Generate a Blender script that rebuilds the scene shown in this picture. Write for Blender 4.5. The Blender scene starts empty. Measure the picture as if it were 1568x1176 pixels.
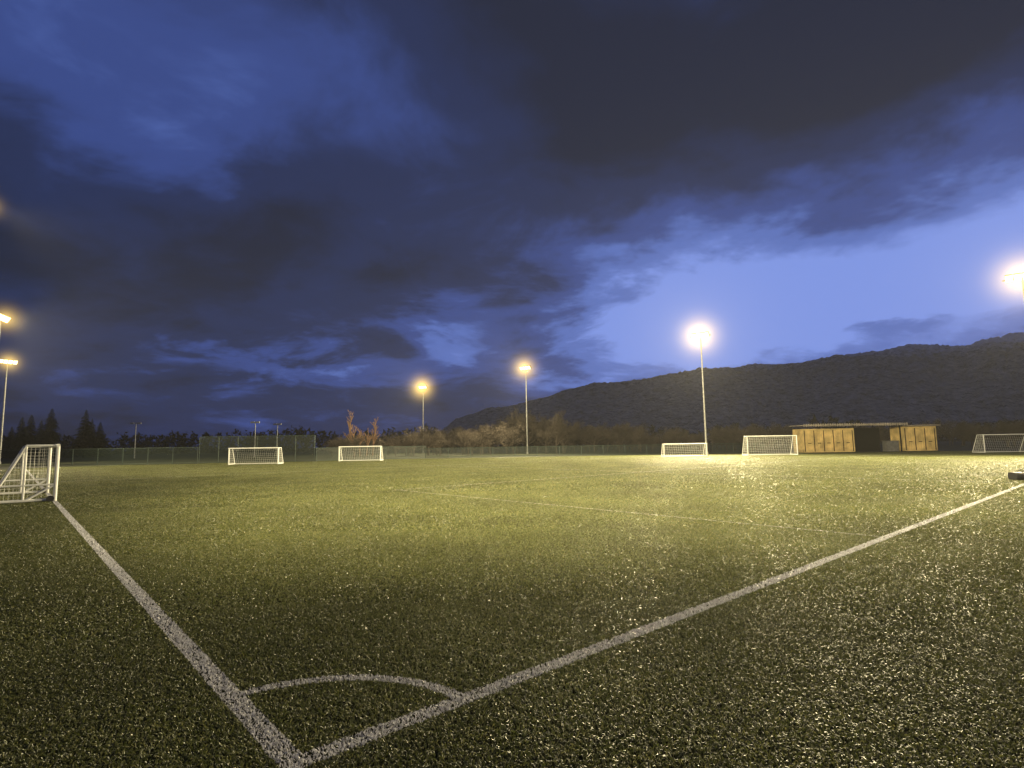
import bpy, math, random
from mathutils import Vector, Matrix, noise
random.seed(7)
D=bpy.data; S=bpy.context.scene
S.view_settings.view_transform='Standard'; S.view_settings.look='None'; S.view_settings.exposure=0
# ---------------------------------------------------------------- helpers
def link(o,parent=None):
    S.collection.objects.link(o)
    if parent: o.parent=parent
    return o
def empty(name,loc=(0,0,0)):
    e=D.objects.new(name,None); e.location=loc; e.empty_display_size=.2
    return link(e)
class MB:
    def __init__(s): s.v=[];s.f=[];s.m=[]
    def tube(s,a,b,ra,rb=None,n=6,mi=0,cap=True):
        rb=ra if rb is None else rb
        a=Vector(a);b=Vector(b);d=(b-a)
        if d.length<1e-6:return
        d.normalize(); u=d.orthogonal().normalized(); w=d.cross(u); k=len(s.v)
        for i in range(n):
            t=2*math.pi*i/n; o=u*math.cos(t)+w*math.sin(t)
            s.v.append(a+o*ra); s.v.append(b+o*rb)
        for i in range(n):
            j=(i+1)%n; s.f.append((k+2*i,k+2*j,k+2*j+1,k+2*i+1)); s.m.append(mi)
        if cap and n>3:
            s.f.append(tuple(k+2*i for i in range(n))[::-1]); s.m.append(mi)
            s.f.append(tuple(k+2*i+1 for i in range(n))); s.m.append(mi)
    def box(s,c,sz,mi=0,rot=None):
        c=Vector(c);k=len(s.v)
        for x in(-.5,.5):
            for y in(-.5,.5):
                for z in(-.5,.5):
                    p=Vector((x*sz[0],y*sz[1],z*sz[2]))
                    if rot is not None:p=rot@p
                    s.v.append(c+p)
        for q in((0,1,3,2),(4,6,7,5),(0,4,5,1),(2,3,7,6),(0,2,6,4),(1,5,7,3)):
            s.f.append(tuple(k+i for i in q)); s.m.append(mi)
    def poly(s,pts,mi=0):
        k=len(s.v); s.v+= [Vector(p) for p in pts]; s.f.append(tuple(range(k,k+len(pts)))); s.m.append(mi)
    def obj(s,name,mats,parent=None,loc=None,smooth=False):
        me=D.meshes.new(name); me.from_pydata([tuple(v) for v in s.v],[],s.f)
        for m in mats: me.materials.append(m)
        me.polygons.foreach_set('material_index',s.m)
        if smooth: me.polygons.foreach_set('use_smooth',[True]*len(s.f))
        me.update(); o=D.objects.new(name,me)
        if loc: o.location=loc
        return link(o,parent)
def mat(name,col,rough=.6,metal=0,var=.25,scale=4,spec=.5,bump=0,bscale=30):
    m=D.materials.new(name); m.use_nodes=True; nt=m.node_tree; N=nt.nodes; L=nt.links
    b=N['Principled BSDF']; b.inputs['Roughness'].default_value=rough; b.inputs['Metallic'].default_value=metal
    b.inputs['Specular IOR Level'].default_value=spec
    tc=N.new('ShaderNodeTexCoord'); n=N.new('ShaderNodeTexNoise'); n.inputs['Scale'].default_value=scale; n.inputs['Detail'].default_value=3
    L.new(tc.outputs['Object'],n.inputs['Vector'])
    r=N.new('ShaderNodeValToRGB'); r.color_ramp.elements[0].position=.3; r.color_ramp.elements[1].position=.7
    r.color_ramp.elements[0].color=tuple(c*(1-var) for c in col)+(1,); r.color_ramp.elements[1].color=tuple(min(1,c*(1+var)) for c in col)+(1,)
    L.new(n.outputs['Fac'],r.inputs['Fac']); L.new(r.outputs['Color'],b.inputs['Base Color'])
    if bump:
        n2=N.new('ShaderNodeTexNoise'); n2.inputs['Scale'].default_value=bscale; L.new(tc.outputs['Object'],n2.inputs['Vector'])
        bp=N.new('ShaderNodeBump'); bp.inputs['Strength'].default_value=bump; L.new(n2.outputs['Fac'],bp.inputs['Height']); L.new(bp.outputs['Normal'],b.inputs['Normal'])
    return m
M_white=mat('white_paint',(.78,.78,.75),.4,var=.08)
M_net=mat('net_cord',(.6,.6,.57),.8,var=.1)
M_steel=mat('galvanised_steel',(.35,.35,.34),.45,metal=.3)
M_dark=mat('dark_rubber',(.02,.02,.022),.6)
M_lampbody=mat('lamp_housing',(.12,.12,.12),.5)
M_bark=mat('bark',(.085,.07,.057),.9,scale=.4,var=.4,spec=.1)
M_birch=mat('birch_bark',(.27,.17,.11),.9,scale=2,spec=.1)
M_conifer=mat('conifer_needles',(.02,.035,.02),.9,scale=2,spec=.1)
M_forest=mat('distant_forest',(.03,.03,.027),.95,scale=.05,spec=.1)
M_yellow=mat('yellow_container_paint',(.56,.42,.18),.6,scale=1.2,var=.35,bump=.15)
M_roof=mat('roof_sheet',(.34,.30,.25),.6,scale=2,var=.4)
M_inside=mat('shelter_interior',(.008,.008,.009),.9,spec=.05)
M_fence=mat('fence_green',(.03,.05,.042),.6)

# ---------------------------------------------------------------- camera
CAMH=1.6
cam=D.cameras.new('camera'); co=D.objects.new('camera',cam); link(co); S.camera=co
cam.lens=19.84; cam.sensor_width=36; cam.clip_end=12000; cam.clip_start=.05
co.matrix_world=Matrix.Translation((0,0,CAMH))@Matrix.Rotation(math.radians(96.15),4,'X')@Matrix.Rotation(math.radians(-.917),4,'Z')

# ---------------------------------------------------------------- world
w=D.worlds.new('World'); S.world=w; w.use_nodes=True; nt=w.node_tree; N=nt.nodes; L=nt.links; N.clear()
w.cycles.sampling_method='MANUAL'; w.cycles.sample_map_resolution=128
def math_(op,a,b=None,c=None):
    n=N.new('ShaderNodeMath'); n.operation=op
    for i,x in enumerate((a,b,c)):
        if x is None: continue
        if isinstance(x,(int,float)): n.inputs[i].default_value=x
        else: L.new(x,n.inputs[i])
    return n.outputs[0]
tc=N.new('ShaderNodeTexCoord'); sp=N.new('ShaderNodeSeparateXYZ'); L.new(tc.outputs['Generated'],sp.inputs[0])
x,y,z=sp.outputs
zc=math_('MAXIMUM',z,0.0)
az0=math_('ARCTAN2',x,y); el0=math_('ARCSINE',zc)
den=math_('ADD',zc,.2)
cx=N.new('ShaderNodeCombineXYZ'); L.new(math_('DIVIDE',x,den),cx.inputs[0]); L.new(math_('DIVIDE',y,den),cx.inputs[1])
def nz(scale,detail,rough,dist,vec=None,off=0):
    n=N.new('ShaderNodeTexNoise'); n.inputs['Scale'].default_value=scale; n.inputs['Detail'].default_value=detail
    n.inputs['Roughness'].default_value=rough; n.inputs['Distortion'].default_value=dist
    mp=N.new('ShaderNodeMapping'); mp.inputs['Location'].default_value=(off,off*.7,off*.3)
    L.new(vec or cx.outputs[0],mp.inputs['Vector']); L.new(mp.outputs[0],n.inputs['Vector']); return n
wn=nz(1.6,5,.6,.3,off=3.1); ws=N.new('ShaderNodeSeparateColor'); L.new(wn.outputs['Color'],ws.inputs[0])
az=math_('ADD',az0,math_('MULTIPLY',math_('SUBTRACT',ws.outputs[0],.5),.45))
el=math_('ADD',el0,math_('MULTIPLY',math_('SUBTRACT',ws.outputs[1],.5),.24))
def blob(a,e,sa,se,wt,tilt=0):
    da=math_('SUBTRACT',az,a); de=math_('SUBTRACT',math_('SUBTRACT',el,e),math_('MULTIPLY',da,tilt))
    q=math_('ADD',math_('POWER',math_('ABSOLUTE',math_('DIVIDE',da,sa)),2.0),math_('POWER',math_('ABSOLUTE',math_('DIVIDE',de,se)),2.0))
    return math_('MULTIPLY',math_('EXPONENT',math_('MULTIPLY',q,-1)),wt)
n1=nz(1.0,5,.5,.5,off=1.7); n2=nz(3.0,5,.6,.4,off=8.2)
val=math_('ADD',math_('MULTIPLY',math_('SUBTRACT',n1.outputs['Fac'],.5),.8),.22)
val=math_('ADD',val,math_('MULTIPLY',math_('SUBTRACT',n2.outputs['Fac'],.5),.55))
for b in [(.68,.25,.42,.16,.92,.12),(.26,.20,.17,.14,.68,0),(-.12,.19,.13,.05,.42,0),(-.4,.135,.2,.03,.38,0),
          (-.68,.55,.35,.2,.20,0),(-.56,.44,.12,.05,.2,-.2),(.55,.56,.45,.13,-.35,.1),(-.35,.31,.4,.1,-.2,0),(.62,.17,.14,.025,-.28,.15)]:
    val=math_('ADD',val,blob(*b))
r=N.new('ShaderNodeValToRGB'); L.new(val,r.inputs['Fac']); cr=r.color_ramp
cr.interpolation='EASE'
cr.elements[0].position=0; cr.elements[0].color=(.013,.018,.044,1)
cr.elements[1].position=1.0; cr.elements[1].color=(.18,.28,.74,1)
for p,c in [(.25,(.017,.028,.09,1)),(.5,(.036,.065,.24,1)),(.72,(.086,.15,.47,1))]:
    e=cr.elements.new(p); e.color=c
sky=N.new('ShaderNodeTexSky'); sky.sky_type='NISHITA'; sky.sun_disc=False
sky.sun_elevation=math.radians(1.0); sky.sun_rotation=math.radians(60)
mx=N.new('ShaderNodeMix'); mx.data_type='RGBA'; mx.blend_type='ADD'; mx.inputs[0].default_value=.004
L.new(r.outputs[0],mx.inputs[6]); L.new(sky.outputs[0],mx.inputs[7])
bg=N.new('ShaderNodeBackground'); L.new(mx.outputs[2],bg.inputs[0]); bg.inputs[1].default_value=1
ow=N.new('ShaderNodeOutputWorld'); L.new(bg.outputs[0],ow.inputs[0])
sl=D.lights.new('dusk_sun','SUN'); sl.energy=.03; sl.angle=math.radians(20); sl.color=(.7,.8,1)
so=D.objects.new('dusk_sun',sl); link(so); so.rotation_euler=(math.radians(80),0,math.radians(120))

# ---------------------------------------------------------------- ground
M_turf=mat('turf_infill',(.028,.031,.012),.9,scale=30,var=.6,spec=.05,bump=.6,bscale=60)
M_ground=mat('rough_grass',(.035,.04,.02),.9,scale=.5,var=.5,bump=.6,bscale=8,spec=.1)
g=MB(); g.poly([(-5000,-2000,-.004),(5000,-2000,-.004),(5000,7000,-.004),(-5000,7000,-.004)]); g.obj('ground',[M_ground])
TP=[(-6,-14),(75,-14),(72,60),(52,68),(15,73),(-17,72),(-34,66),(-50,60),(-38,40)]
pitch=empty('artificial_turf_pitch')
g=MB(); g.poly([(a,b,0) for a,b in TP]); g.obj('infill_base',[M_turf],pitch)
C0=Vector((-1.137,3.05,0)); LD=Vector((-.6627,.7489,0)); RD=Vector((.7489,.6627,0)); W=.13
def P(s,r_,z=0): return C0+LD*s+RD*r_+Vector((0,0,z))

# turf fibres; fibres standing on the marked lines are white
M_blade=D.materials.new('turf_fibres'); M_blade.use_nodes=True; nt=M_blade.node_tree; N=nt.nodes; L=nt.links
b=N['Principled BSDF']; geo=N.new('ShaderNodeNewGeometry')
def dot(v,off):
    n=N.new('ShaderNodeVectorMath'); n.operation='DOT_PRODUCT'; L.new(geo.outputs['Position'],n.inputs[0]); n.inputs[1].default_value=v
    return math_('SUBTRACT',n.outputs['Value'],off)
s_=dot(LD,LD.dot(C0)); r_=dot(RD,RD.dot(C0))
wn_=N.new('ShaderNodeTexNoise'); wn_.inputs['Scale'].default_value=14; wn_.inputs['Detail'].default_value=3; L.new(geo.outputs['Position'],wn_.inputs['Vector'])
big=N.new('ShaderNodeTexNoise'); big.inputs['Scale'].default_value=.35; big.inputs['Detail'].default_value=4; L.new(geo.outputs['Position'],big.inputs['Vector'])
jit=math_('MULTIPLY',math_('SUBTRACT',wn_.outputs[0],.5),.03)
def inl(a,wd): return math_('LESS_THAN',math_('ADD',math_('ABSOLUTE',a),jit),wd)
def gt(a,v): return math_('GREATER_THAN',a,v)
def AND(a,b): return math_('MULTIPLY',a,b)
def OR(a,b): return math_('MAXIMUM',a,b)
mask=AND(inl(r_,W/2),gt(s_,-W/2))
mask=OR(mask,AND(inl(s_,W/2),gt(r_,-W/2)))
rad=math_('SQRT',math_('ADD',math_('MULTIPLY',s_,s_),math_('MULTIPLY',r_,r_)))
mask=OR(mask,AND(inl(math_('SUBTRACT',rad,1.07),.045),AND(gt(s_,0),gt(r_,0))))
thin=AND(inl(math_('SUBTRACT',r_,9.6),.03),AND(gt(s_,0),math_('LESS_THAN',s_,15.75)))
thin=OR(thin,AND(inl(math_('SUBTRACT',s_,15.7),.05),gt(r_,9.6)))
thin=OR(thin,AND(inl(math_('SUBTRACT',r_,25),.05),gt(s_,0)))
thin=OR(thin,AND(inl(math_('SUBTRACT',s_,36),.07),gt(r_,0)))
mask=OR(mask,math_('MULTIPLY',thin,.45))
isl=N.new('ShaderNodeValToRGB'); L.new(geo.outputs['Random Per Island'],isl.inputs[0]); c=isl.color_ramp
c.elements[0].color=(.05,.058,.015,1); c.elements[1].color=(.25,.24,.10,1); e=c.elements.new(.6); e.color=(.11,.128,.034,1)
bgm=N.new('ShaderNodeMapRange'); L.new(big.outputs[0],bgm.inputs[0]); bgm.inputs[1].default_value=.3; bgm.inputs[2].default_value=.7; bgm.inputs[3].default_value=.72; bgm.inputs[4].default_value=1.18
mul=N.new('ShaderNodeVectorMath'); mul.operation='SCALE'; L.new(isl.outputs[0],mul.inputs[0]); L.new(bgm.outputs[0],mul.inputs['Scale'])
iw=N.new('ShaderNodeValToRGB'); L.new(geo.outputs['Random Per Island'],iw.inputs[0]); c=iw.color_ramp
c.elements[0].color=(.38,.38,.41,1); c.elements[1].color=(.72,.71,.77,1)
mxx=N.new('ShaderNodeMix'); mxx.data_type='RGBA'; L.new(mask,mxx.inputs[0]); L.new(mul.outputs[0],mxx.inputs[6]); L.new(iw.outputs[0],mxx.inputs[7])
L.new(mxx.outputs[2],b.inputs['Base Color']); b.inputs['Roughness'].default_value=.38; b.inputs['Specular IOR Level'].default_value=.75
tr=N.new('ShaderNodeBsdfTranslucent'); L.new(mxx.outputs[2],tr.inputs[0]); ms=N.new('ShaderNodeMixShader'); ms.inputs[0].default_value=.42
L.new(b.outputs[0],ms.inputs[1]); L.new(tr.outputs[0],ms.inputs[2]); L.new(ms.outputs[0],N['Material Output'].inputs['Surface'])
def blades(seed,n,wd,h,size=1.0):
    rnd=random.Random(seed); v=[];f=[]
    for i in range(n):
        x0=rnd.random()*size;y0=rnd.random()*size; a=rnd.uniform(0,6.283); l=rnd.uniform(0,6.283); ln=rnd.uniform(.5,1.6)*h; hh=h*rnd.uniform(.4,1.0); w_=wd*rnd.uniform(.6,1.3)
        dx,dy=math.cos(a)*w_/2,math.sin(a)*w_/2; lx,ly=math.cos(l)*ln,math.sin(l)*ln; k=len(v)
        v+=[(x0-dx,y0-dy,0),(x0+dx,y0+dy,0),(x0+dx+lx*.35,y0+dy+ly*.35,hh*.7),(x0-dx+lx*.35,y0-dy+ly*.35,hh*.7),(x0+lx,y0+ly,hh)]
        f+=[(k,k+1,k+2,k+3),(k+3,k+2,k+4)]
    me=D.meshes.new('turf_fibre_tile'); me.from_pydata(v,[],f); me.materials.append(M_blade); return me
tn=[blades(i,9500,.006,.019) for i in range(3)]; tm=[blades(9+i,4800,.0095,.019) for i in range(3)]; tf=[blades(19+i,2100,.017,.020) for i in range(3)]
tg=[blades(29+i,11500,.033,.024,4) for i in range(3)]
def inside(px,py):
    c_=False; n=len(TP)
    for i in range(n):
        x1,y1=TP[i]; x2,y2=TP[(i+1)%n]
        if (y1>py)!=(y2>py) and px<(x2-x1)*(py-y1)/(y2-y1)+x1: c_=not c_
    return c_
def tile(me,i,j,sz):
    k=random.randrange(4); o=D.objects.new('turf_fibres',me); o.rotation_euler=(0,0,k*math.pi/2)
    o.location=(i+(sz if k in(1,2) else 0),j+(sz if k in(2,3) else 0),.002); link(o,pitch)
for I in range(-13,19):
    for J in range(0,19):
        X0,Y0=I*4,J*4; cX,cY=X0+2,Y0+2; dd=math.hypot(cX,cY)
        if abs(cX)>cY*1.06+5: continue
        if dd<20:
            for a in range(4):
                for b_ in range(4):
                    d1=math.hypot(X0+a+.5,Y0+b_+.5)
                    if abs(X0+a+.5)>(Y0+b_+.5)*1.05+2: continue
                    tile(random.choice(tn if d1<6.5 else tm if d1<11.5 else tf),X0+a,Y0+b_,1)
        elif inside(cX,cY): tile(random.choice(tg),X0,Y0,4)

# ---------------------------------------------------------------- goals
def goal(p0,dirv,back,width,h,dt,db,cell,r=.05,wheels=False):
    e=empty('football_goal'); d=Vector(dirv).normalized(); k=Vector(back).normalized(); p0=Vector(p0); up=Vector((0,0,1))
    q=MB(); p1=p0+d*width; T=up*h; lo=up*(r+.01)
    q.tube(p0,p0+T,r,n=10); q.tube(p1,p1+T,r,n=10); q.tube(p0+T-d*r,p1+T+d*r,r,n=10)
    rr=r*.6
    for p in(p0,p1):
        a=p+T+k*r; b=p+T+k*dt; c=p+k*db+lo
        q.tube(a,b,rr); q.tube(b,c,rr); q.tube(p+lo+k*r,c,rr*1.3)
    q.tube(p0+T+k*dt,p1+T+k*dt,rr); q.tube(p0+k*db+lo,p1+k*db+lo,rr*1.3)
    q.obj('frame',[M_white],e,smooth=False)
    n=MB(); nr=.003 if cell<.15 else .008
    nx=int(width/cell)
    for i in range(nx+1):
        o_=d*(i*width/nx)
        n.tube(p0+T+o_,p0+T+k*dt+o_,nr,n=3); n.tube(p0+T+k*dt+o_,p0+k*db+lo+o_,nr,n=3)
    ln=math.hypot(db-dt,h); ny=int(ln/cell)
    for i in range(ny+1):
        t=i/ny; o_=(T+k*dt).lerp(k*db+lo,t); n.tube(p0+o_,p1+o_,nr,n=3)
    for i in range(1,int(dt/cell)): n.tube(p0+T+k*i*cell,p1+T+k*i*cell,nr,n=3)
    for p in(p0,p1):
        ny=int(h/cell)
        for i in range(1,ny):
            zz=i*h/ny; dep=db+(dt-db)*zz/h; n.tube(p+up*zz,p+up*zz+k*dep,nr,n=3)
        nx2=int(db/cell)
        for i in range(1,nx2):
            u=i*db/nx2; zt=h if u<dt else h*(db-u)/(db-dt); n.tube(p+k*u,p+k*u+up*zt,nr,n=3)
    n.obj('net',[M_net],e)
    if wheels:
        ww=MB()
        for p in(p0,p1):
            for u in(.12,db-.1):
                c=p+k*u+up*.1-d*.09; ww.tube(c-d*.03,c+d*.03,.1,n=16)
        ww.obj('wheels',[M_dark],e)
        f=MB()
        for p in(p0,p1):
            f.tube(p+up*.55,p+k*.75+lo,rr); f.tube(p+up*.55+k*.05,p+k*(db+(dt-db)*.3)+up*h*.3,rr); f.tube(p+k*dt+T,p+k*dt+lo,rr)
        f.tube(p0+k*db*.97+up*.22,p1+k*db*.97+up*.22,.07,n=10)
        f.obj('braces',[M_white],e)
    return e
goal(P(21.0,0),LD,-RD,5,1.82,.8,1.6,.11,.055,True)
goal((-29.3,58.6,0),(1,.02,0),(0,1,0),5.05,1.68,.7,1.3,.2,.065)
goal((-20.2,66,0),(1,.0,0),(0,1,0),4.8,1.68,.6,1.3,.2,.06)
goal((16.6,62.5,0),(1,.0,0),(0,1,0),4.7,1.4,.6,1.3,.2,.05)
goal((25.6,62,0),(1,.0,0),(0,1,0),5.4,2.1,.8,1.6,.2,.05)
goal((48.5,58.5,0),(1,.0,0),(0,1,0),5,1.85,.8,1.6,.2,.05)

# ---------------------------------------------------------------- floodlights
M_glow=D.materials.new('lamp_lens_lit'); M_glow.use_nodes=True; nn=M_glow.node_tree.nodes; nn.clear()
em=nn.new('ShaderNodeEmission'); em.inputs[0].default_value=(1,.70,.28,1); em.inputs[1].default_value=7
om=nn.new('ShaderNodeOutputMaterial'); M_glow.node_tree.links.new(em.outputs[0],om.inputs[0]); M_glow.cycles.emission_sampling='NONE'
M_halo=D.materials.new('added_lamp_glow'); M_halo.use_nodes=True; nt=M_halo.node_tree; nn=nt.nodes; nn.clear(); LL=nt.links  # glow added around the lamps as self-emitting spheres, fading outwards
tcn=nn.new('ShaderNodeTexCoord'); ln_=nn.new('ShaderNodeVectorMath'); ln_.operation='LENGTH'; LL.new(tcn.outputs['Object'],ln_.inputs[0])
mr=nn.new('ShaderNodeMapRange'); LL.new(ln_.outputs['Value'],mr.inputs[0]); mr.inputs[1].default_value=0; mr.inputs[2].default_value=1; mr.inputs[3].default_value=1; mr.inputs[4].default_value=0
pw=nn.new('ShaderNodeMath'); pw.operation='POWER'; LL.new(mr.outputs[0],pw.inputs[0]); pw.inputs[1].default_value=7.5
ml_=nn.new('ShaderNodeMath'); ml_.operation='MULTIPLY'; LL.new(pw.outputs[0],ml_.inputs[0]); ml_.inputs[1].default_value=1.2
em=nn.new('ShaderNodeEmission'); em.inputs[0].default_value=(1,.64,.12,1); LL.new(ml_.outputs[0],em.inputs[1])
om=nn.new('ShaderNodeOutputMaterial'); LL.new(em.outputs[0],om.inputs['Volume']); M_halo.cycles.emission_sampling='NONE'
import bmesh
bm=bmesh.new(); bmesh.ops.create_icosphere(bm,subdivisions=3,radius=1); halo_me=D.meshes.new('added_lamp_glow'); bm.to_mesh(halo_me); bm.free(); halo_me.materials.append(M_halo)
def flood(X,Y,H,tgt,energy,cone=165,size=1.0,halo=3.2,blend=.7):
    e=empty('floodlight_mast',(X,Y,0)); q=MB()
    q.tube((0,0,0),(0,0,.35),.22,.2,n=12); q.tube((0,0,.35),(0,0,H),.13,.065,n=12)
    aim=Vector((tgt[0]-X,tgt[1]-Y,-H)); fl=Vector((aim.x,aim.y,0)).normalized(); sd=Vector((-fl.y,fl.x,0))
    q.tube(sd*-1.3*size+Vector((0,0,H)),sd*1.3*size+Vector((0,0,H)),.06,n=8)
    q.obj('mast',[M_steel],e)
    b=MB(); gl=MB(); dr=(fl*.86-Vector((0,0,.5))).normalized(); upv=sd.cross(dr).normalized()
    R=Matrix((sd,dr,upv)).transposed()
    for i in range(4):
        c=sd*((i-1.5)*.56*size)+Vector((0,0,H+(.12)))+fl*.12
        b.box(c,(.5*size,.28,.6*size),0,R)
        b.tube(c-fl*.1-Vector((0,0,.05)),sd*((i-1.5)*.56*size)+Vector((0,0,H)),.03,n=6)
        c2=c+dr*.145
        a=sd*.23*size; u=upv*.28*size
        gl.poly([c2-a-u,c2+a-u,c2+a+u,c2-a+u])
    b.obj('lamp_housings',[M_lampbody],e); gl.obj('lamp_lenses',[M_glow],e)
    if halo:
        ho=D.objects.new('added_lamp_glow',halo_me); link(ho,e); ho.location=Vector((0,0,H))+fl*.4; ho.scale=(halo,)*3
    l=D.lights.new('flood_beam','SPOT'); l.energy=energy; l.color=(1,.84,.48); l.spot_size=math.radians(cone); l.spot_blend=blend; l.shadow_soft_size=.6
    lo=D.objects.new('flood_beam',l); link(lo,e); lo.location=Vector((0,0,H))+fl*.9
    lo.rotation_euler=aim.to_track_quat('-Z','Y').to_euler()
    return e
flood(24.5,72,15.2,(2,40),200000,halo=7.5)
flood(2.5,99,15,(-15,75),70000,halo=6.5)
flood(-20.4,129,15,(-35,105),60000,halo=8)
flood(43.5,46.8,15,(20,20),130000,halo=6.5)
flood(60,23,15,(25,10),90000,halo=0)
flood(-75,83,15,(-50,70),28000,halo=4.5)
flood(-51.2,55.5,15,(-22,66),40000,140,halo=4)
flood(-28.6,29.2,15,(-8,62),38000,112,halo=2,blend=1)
flood(-9,-7,15,(18,66),270000,76,halo=0,blend=1)

# damp night air that the floodlights shine through
M_air=D.materials.new('damp_air'); M_air.use_nodes=True; nn=M_air.node_tree.nodes; nn.clear()
vs=nn.new('ShaderNodeVolumeScatter'); vs.inputs['Density'].default_value=.00018; vs.inputs['Anisotropy'].default_value=.35
om=nn.new('ShaderNodeOutputMaterial'); M_air.node_tree.links.new(vs.outputs[0],om.inputs['Volume'])
q=MB(); q.box((0,90,13.9),(300,240,28.8)); q.obj('mist',[M_air])

# unlit distant light poles
def pole(X,Y,H,arm):
    q=MB(); q.tube((0,0,0),(0,0,H),.14,.07,n=8); q.tube((-arm,0,H),(arm,0,H),.06); 
    q.box((-arm,-.1,H-.05),(.7,.35,.3)); q.box((arm,-.1,H-.05),(.7,.35,.3)); q.obj('distant_light_pole',[M_steel],loc=(X,Y,0))
pole(-51,112,6.9,.5); pole(-82,123,7.6,.8); pole(-52,125,7,.5)

# ---------------------------------------------------------------- fences
M_mesh=D.materials.new('wire_mesh'); M_mesh.use_nodes=True; nt=M_mesh.node_tree; nn=nt.nodes; b=nn['Principled BSDF']
b.inputs['Base Color'].default_value=(.014,.025,.02,1); tcn=nn.new('ShaderNodeTexCoord'); ck=nn.new('ShaderNodeTexBrick'); 
ck.inputs['Scale'].default_value=1; ck.inputs['Mortar Size'].default_value=.008; ck.inputs['Brick Width'].default_value=.08; ck.inputs['Row Height'].default_value=.08; ck.offset=0
ck.inputs['Color1'].default_value=(0.1,)*3+(1,); ck.inputs['Color2'].default_value=(.1,)*3+(1,); ck.inputs['Mortar'].default_value=(1,1,1,1)
mpn=nn.new('ShaderNodeMapping'); mpn.inputs['Rotation'].default_value=(math.radians(90),0,0)
nt.links.new(tcn.outputs['Object'],mpn.inputs[0]); nt.links.new(mpn.outputs[0],ck.inputs['Vector']); nt.links.new(ck.outputs['Color'],b.inputs['Alpha'])
def fence(a,b_,h,step=3,pr=.04,meshy=True):
    e=empty('wire_mesh_fence'); a=Vector(a);b_=Vector(b_);n=max(1,round((b_-a).length/step)); q=MB()
    for i in range(n+1):
        p=a.lerp(b_,i/n); q.tube(p,p+Vector((0,0,h)),pr,n=6)
    q.tube(a+Vector((0,0,h)),b_+Vector((0,0,h)),pr*.7); q.tube(a+Vector((0,0,.1)),b_+Vector((0,0,.1)),pr*.6)
    q.obj('posts_and_rails',[M_fence],e)
    if meshy:
        m=MB(); U=Vector((0,0,h)); m.poly([a,b_,b_+U,a+U]); m.obj('mesh_panel',[M_mesh],e)
fence((-37,67,0),(-23.4,67,0),3.1,2.3)
fence((-60,66,0),(-37.2,67,0),1.9); fence((-23.2,67,0),(-12,78,0),1.6); fence((-12,78,0),(34,80,0),1.3)

# ---------------------------------------------------------------- container shelter
e=empty('container_shelter')
def container(x0,x1,y0,dep,h):
    q=MB(); cx_=(x0+x1)/2; 
    q.box((cx_,y0+dep/2,h/2+.08),(x1-x0-.16,dep-.16,h-.2))
    for xx in(x0+.06,x1-.06):
        for yy in(y0+.06,y0+dep-.06): q.box((xx,yy,h/2+.05),(.14,.14,h-.02))
    for zz in(.12,h-.04):
        q.box((cx_,y0+.06,zz),(x1-x0-.27,.12,.14)); 
        q.box((x0+.06,y0+dep/2,zz),(.12,dep-.27,.14)); q.box((x1-.06,y0+dep/2,zz),(.12,dep-.27,.14))
    n=int((x1-x0)/.3)
    for i in range(n):
        q.box((x0+.25+i*(x1-x0-.45)/(n-1),y0+.055,h/2+.05),(.13,.07,h-.36))
    for i in range(14):
        q.box((x0+.055,y0+.3+i*(dep-.6)/13,h/2+.05),(.06,.1,h-.36))
    q.obj('container',[M_yellow],e)
    d=MB(); nd=max(2,round((x1-x0)/1.3))
    for i in range(nd+1):
        xx=x0+.2+i*(x1-x0-.4)/nd; d.box((xx,y0+.0,h/2),(.07,.05,h-.3))
    for i in range(nd): d.box((x0+.2+(i+.5)*(x1-x0-.4)/nd,y0-.01,1.2),(.4,.05,.08))
    d.obj('locking_bars',[M_inside],e)
container(36.3,42.7,71,2.5,2.95); container(48.9,53,71,2.5,3.05)
q=MB()
q.box((42.6,72.1,3.42),(13.0,3.6,.1))
n=44
for i in range(n): q.box((36.2+i*12.8/(n-1),70.33,3.42),(.14,.06,.34))
q.box((51.2,72.1,3.22),(4.2,3.2,.08)); q.obj('roof',[M_roof],e)
q=MB(); q.box((45.8,75.6,1.55),(6.1,.1,3.1)); q.box((42.9,71.3,1.6),(.12,.12,3.5)); q.box((48.7,71.3,1.6),(.12,.12,3.5)); q.obj('back_wall',[M_inside],e)
q=MB(); q.box((47.7,71.8,.65),(1.5,.9,1.25)); q.box((47.7,71.8,1.32),(1.6,1,.08)); q.obj('storage_box',[M_lampbody],e)

# bag on touchline
bm=bmesh.new(); bmesh.ops.create_cube(bm,size=1)
bmesh.ops.subdivide_edges(bm,edges=bm.edges[:],cuts=4,use_grid_fill=True)
for v in bm.verts:
    p=v.co*2
    rr=math.hypot(p.y,p.z); 
    if rr>0:
        f=max(abs(p.y),abs(p.z))/rr; f=.55*f+.45
        p.y*=f; p.z*=f
    s=1-.12*abs(p.x)**4
    v.co=Vector((p.x*.6,p.y*.2*s,(p.z*.16*s+.155)+.03*noise.noise(p*1.5)))
me=D.meshes.new('bag_body'); bm.to_mesh(me); bm.free(); me.materials.append(M_dark)
e=empty('sports_bag',(19.1,21.3,0)); e.rotation_euler=(0,0,.15); ob=D.objects.new('bag_body',me); link(ob,e)
q=MB()
for s in(-.12,.12):
    pr=None
    for i in range(9):
        t=i/8; p=Vector((-.25+.5*t,s*.7,.31+.1*math.sin(math.pi*t)))
        if pr is not None:q.tube(pr,p,.014)
        pr=p
q.tube((-.55,0,.325),(.55,0,.325),.01); q.obj('handles',[M_dark],e)

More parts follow.
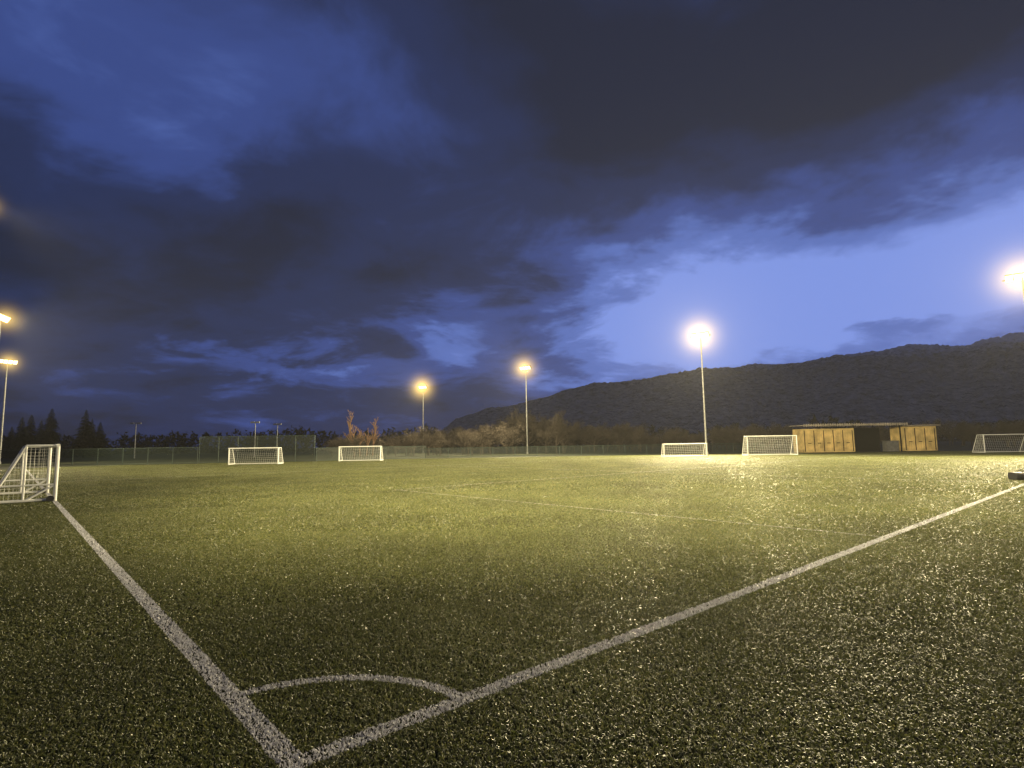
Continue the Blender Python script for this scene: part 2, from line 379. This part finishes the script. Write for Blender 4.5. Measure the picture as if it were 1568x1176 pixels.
# ---------------------------------------------------------------- trees
def bare_tree(seed,H,spread=.55,levels=5,kids=4,thick=.02,trunk=.42,shrink=(.5,.78)):
    rnd=random.Random(seed); q=MB()
    def grow(p,d,l,r,lev):
        k=3 if lev<levels else 2; pp=p; dd=d.copy()
        pts=[p]
        for i in range(k):
            dd=(dd+Vector((rnd.uniform(-1,1),rnd.uniform(-1,1),rnd.uniform(-.4,.8)))*.16).normalized()
            np_=pp+dd*l/k; r0=r*(1-.4*i/k); r1=r*(1-.4*(i+1)/k)
            q.tube(pp,np_,max(r0,thick*.6),max(r1,thick*.5),n=5 if lev<2 else 3,cap=False); pp=np_; pts.append(pp)
        if lev<levels:
            for c in range(kids+(2 if lev==0 else 0)):
                t=rnd.uniform(.35,1); base=pts[min(int(t*k),k-1)].lerp(pts[min(int(t*k),k-1)+1],t*k%1 if t<1 else 1)
                a=Vector((rnd.gauss(0,1),rnd.gauss(0,1),rnd.gauss(0.25,.6))).normalized()
                nd=(dd*(1-spread)+a*spread).normalized()
                grow(base,nd,l*rnd.uniform(*shrink),r*.5,lev+1)
    grow(Vector((0,0,0)),Vector((0,0,1)),H*trunk,H*.022,0)
    return q
def mesh_of(q,name,m):
    o=q.obj(name,[m]); me=o.data; D.objects.remove(o); return me
var=[mesh_of(bare_tree(i,8,.5 if i%2 else .6),'bare_tree_mesh',M_bark) for i in range(5)]
bir=[mesh_of(bare_tree(20+i,8,.33,levels=4,kids=5,trunk=.6,shrink=(.3,.55)),'birch_mesh',M_birch) for i in range(2)]
row=empty('bare_tree_row')
def put(me,name,X,Y,s,par=None,sz=None):
    o=D.objects.new(name,me); o.location=(X,Y,0); o.rotation_euler=(0,0,random.uniform(0,6.28)); k=s*random.uniform(.95,1.05); o.scale=(k,k,sz or s); return link(o,par)
prof=[(-.32,4.5),(-.22,5.5),(-.1,5.8),(-.06,6.4),(-.03,8.2),(.03,9.4),(.09,9),(.11,7.2),(.18,6.6),(.23,5.4),(.3,5.2),(.5,5.4),(.62,5),(.8,6),(1.0,7)]
def ph(u):
    for (a,ha),(b,hb) in zip(prof,prof[1:]):
        if a<=u<=b: return ha+(hb-ha)*(u-a)/(b-a)
    return 4
for i in range(270):
    u=random.uniform(-.32,1.0) if i<180 else random.uniform(-.25,.45); Y=random.uniform(94,135); h=ph(u)*Y/110*random.uniform(.6,1.08)
    put(random.choice(var),'bare_tree',u*Y,Y,h/8,row)
for u,Y,h in [(-.279,100,8.0),(-.247,101,6.8),(-.258,104,6.0),(-.27,102,6.5)]:
    put(random.choice(bir),'birch_tree',u*Y,Y,h/8)

def conifer(seed,H):
    rnd=random.Random(seed); q=MB(); q.tube((0,0,0),(0,0,H),H*.018,.02,n=6)
    z=H*.1
    while z<H*.99:
        L_=(H-z)*.32+.15; n=14
        for i in range(n):
            a=rnd.uniform(0,6.28); l=L_*rnd.uniform(.6,1.15); d=Vector((math.cos(a),math.sin(a),0)); s=Vector((-d.y,d.x,0))
            tip=Vector((0,0,z-l*rnd.uniform(.15,.45)))+d*l
            for j in range(5):
                t=(j+.6)/5; b=Vector((0,0,z)).lerp(tip,t); w_=.4*l*(1.1-t)
                for sg in(-1,1):
                    q.poly([b-d*.12*l,b+d*.14*l,b+s*sg*w_+d*.15*l+Vector((0,0,-.25*w_-rnd.uniform(0,.15)))])
        z+=H*.022
    return q
cm=[mesh_of(conifer(i,10),'conifer_mesh',M_conifer) for i in range(2)]
for x_,top in [(30,638),(44,634),(75,625),(60,643),(128,628),(138,642),(151,647),(15,652)]:
    Y=160+random.uniform(-5,5); t=Y/870; put(random.choice(cm),'conifer_tree',(x_-786)*t,Y,((693-top)*t+1.6)/10)

def mass(name,u0,u1,Y0,Y1,hfun,n,m,fs=1.0):
    q=MB()
    for i in range(n):
        u=random.uniform(u0,u1); Y=random.uniform(Y0,Y1); h=hfun(u)*random.uniform(.6,1.05)*Y/Y0; X=u*Y; rw=h*random.uniform(.3,.5)
        for j in range(60):
            a=random.uniform(0,6.28); zz=random.random(); rad=rw*math.sqrt(random.random())*(1-.75*max(0,zz-.4)/.6)
            c=Vector((X+rad*math.cos(a),Y+rad*math.sin(a),h*zz)); s=h*.07*fs*random.uniform(.5,1.3)
            p=[c+Vector((random.gauss(0,1),random.gauss(0,1),random.gauss(0,1)))*s for _ in range(3)]
            q.poly(p)
    return q.obj(name,[m])
def hl(u):
    return 9+3*noise.noise(Vector((u*9,0,0)))+3*max(0,noise.noise(Vector((u*30,2,0))))
mass('distant_tree_line',-1.3,-.1,260,330,hl,420,M_forest)
mass('distant_tree_line',-.1,1.3,230,300,lambda u:8+3*noise.noise(Vector((u*8,5,0))),380,M_forest)

# hills
M_hill=D.materials.new('hillside'); M_hill.use_nodes=True; nt=M_hill.node_tree; nn=nt.nodes; LL=nt.links; b=nn['Principled BSDF']; b.inputs['Roughness'].default_value=1; b.inputs['Specular IOR Level'].default_value=0
geo=nn.new('ShaderNodeNewGeometry'); s3=nn.new('ShaderNodeSeparateXYZ'); LL.new(geo.outputs['Position'],s3.inputs[0])
nz1=nn.new('ShaderNodeTexNoise'); nz1.inputs['Scale'].default_value=.05; nz1.inputs['Detail'].default_value=10; nz1.inputs['Roughness'].default_value=.85; LL.new(geo.outputs['Position'],nz1.inputs['Vector'])
r1=nn.new('ShaderNodeValToRGB'); LL.new(nz1.outputs[0],r1.inputs[0]); r1.color_ramp.elements[0].position=.40; r1.color_ramp.elements[1].position=.60
r1.color_ramp.elements[0].color=(.10,.105,.10,1); r1.color_ramp.elements[1].color=(.54,.50,.46,1)
ma=nn.new('ShaderNodeMath'); ma.operation='MULTIPLY_ADD'; LL.new(nz1.outputs[0],ma.inputs[0]); ma.inputs[1].default_value=420; LL.new(s3.outputs[2],ma.inputs[2])
mr=nn.new('ShaderNodeMapRange'); LL.new(ma.outputs[0],mr.inputs[0]); mr.inputs[1].default_value=480; mr.inputs[2].default_value=570
mxh=nn.new('ShaderNodeMix'); mxh.data_type='RGBA'; LL.new(mr.outputs[0],mxh.inputs[0]); LL.new(r1.outputs[0],mxh.inputs[6]); mxh.inputs[7].default_value=(.8,.8,.82,1); LL.new(mxh.outputs[2],b.inputs['Base Color'])
rp=[(-.30,0),(-.13,22),(-.10,42),(-.03,57),(.13,90),(.25,101),(.365,115),(.54,125),(.655,140),(.713,147),(.8,143),(.91,163),(1.1,178),(1.5,190),(2.2,150)]
def rh(u):
    for (a,ha),(b_,hb) in zip(rp,rp[1:]):
        if a<=u<=b_: return (ha+(hb-ha)*(u-a)/(b_-a))/868
    return 0
q=MB(); NU,NV=700,60
for j in range(NV):
    v=j/(NV-1); 
    for i in range(NU):
        u=-.3+2.0*i/(NU-1)
        Yr=2100+250*noise.noise(Vector((u*3,0,4)))
        if v<.75:
            t=v/.75; Y=650+(Yr-650)*t; f=t**1.25
        else:
            t=(v-.75)/.25; Y=Yr+900*t; f=1-t*.6
        h=rh(u)*Yr*f; X=u*Y
        h+=h*.16*noise.fractal(Vector((X*.004,Y*.004,0)),1,2,5)*(1 if v<.7 else .3)
        if h>15: h+=5*noise.noise(Vector((X*.02,Y*.02,1)))+3.5*noise.noise(Vector((X*.09,Y*.09,3)))+2.5*random.uniform(-.6,1)
        q.v.append(Vector((X,Y,h-3)))
for j in range(NV-1):
    for i in range(NU-1):
        k=j*NU+i; q.f.append((k,k+1,k+NU+1,k+NU)); q.m.append(0)
q.obj('hills',[M_hill],smooth=True)
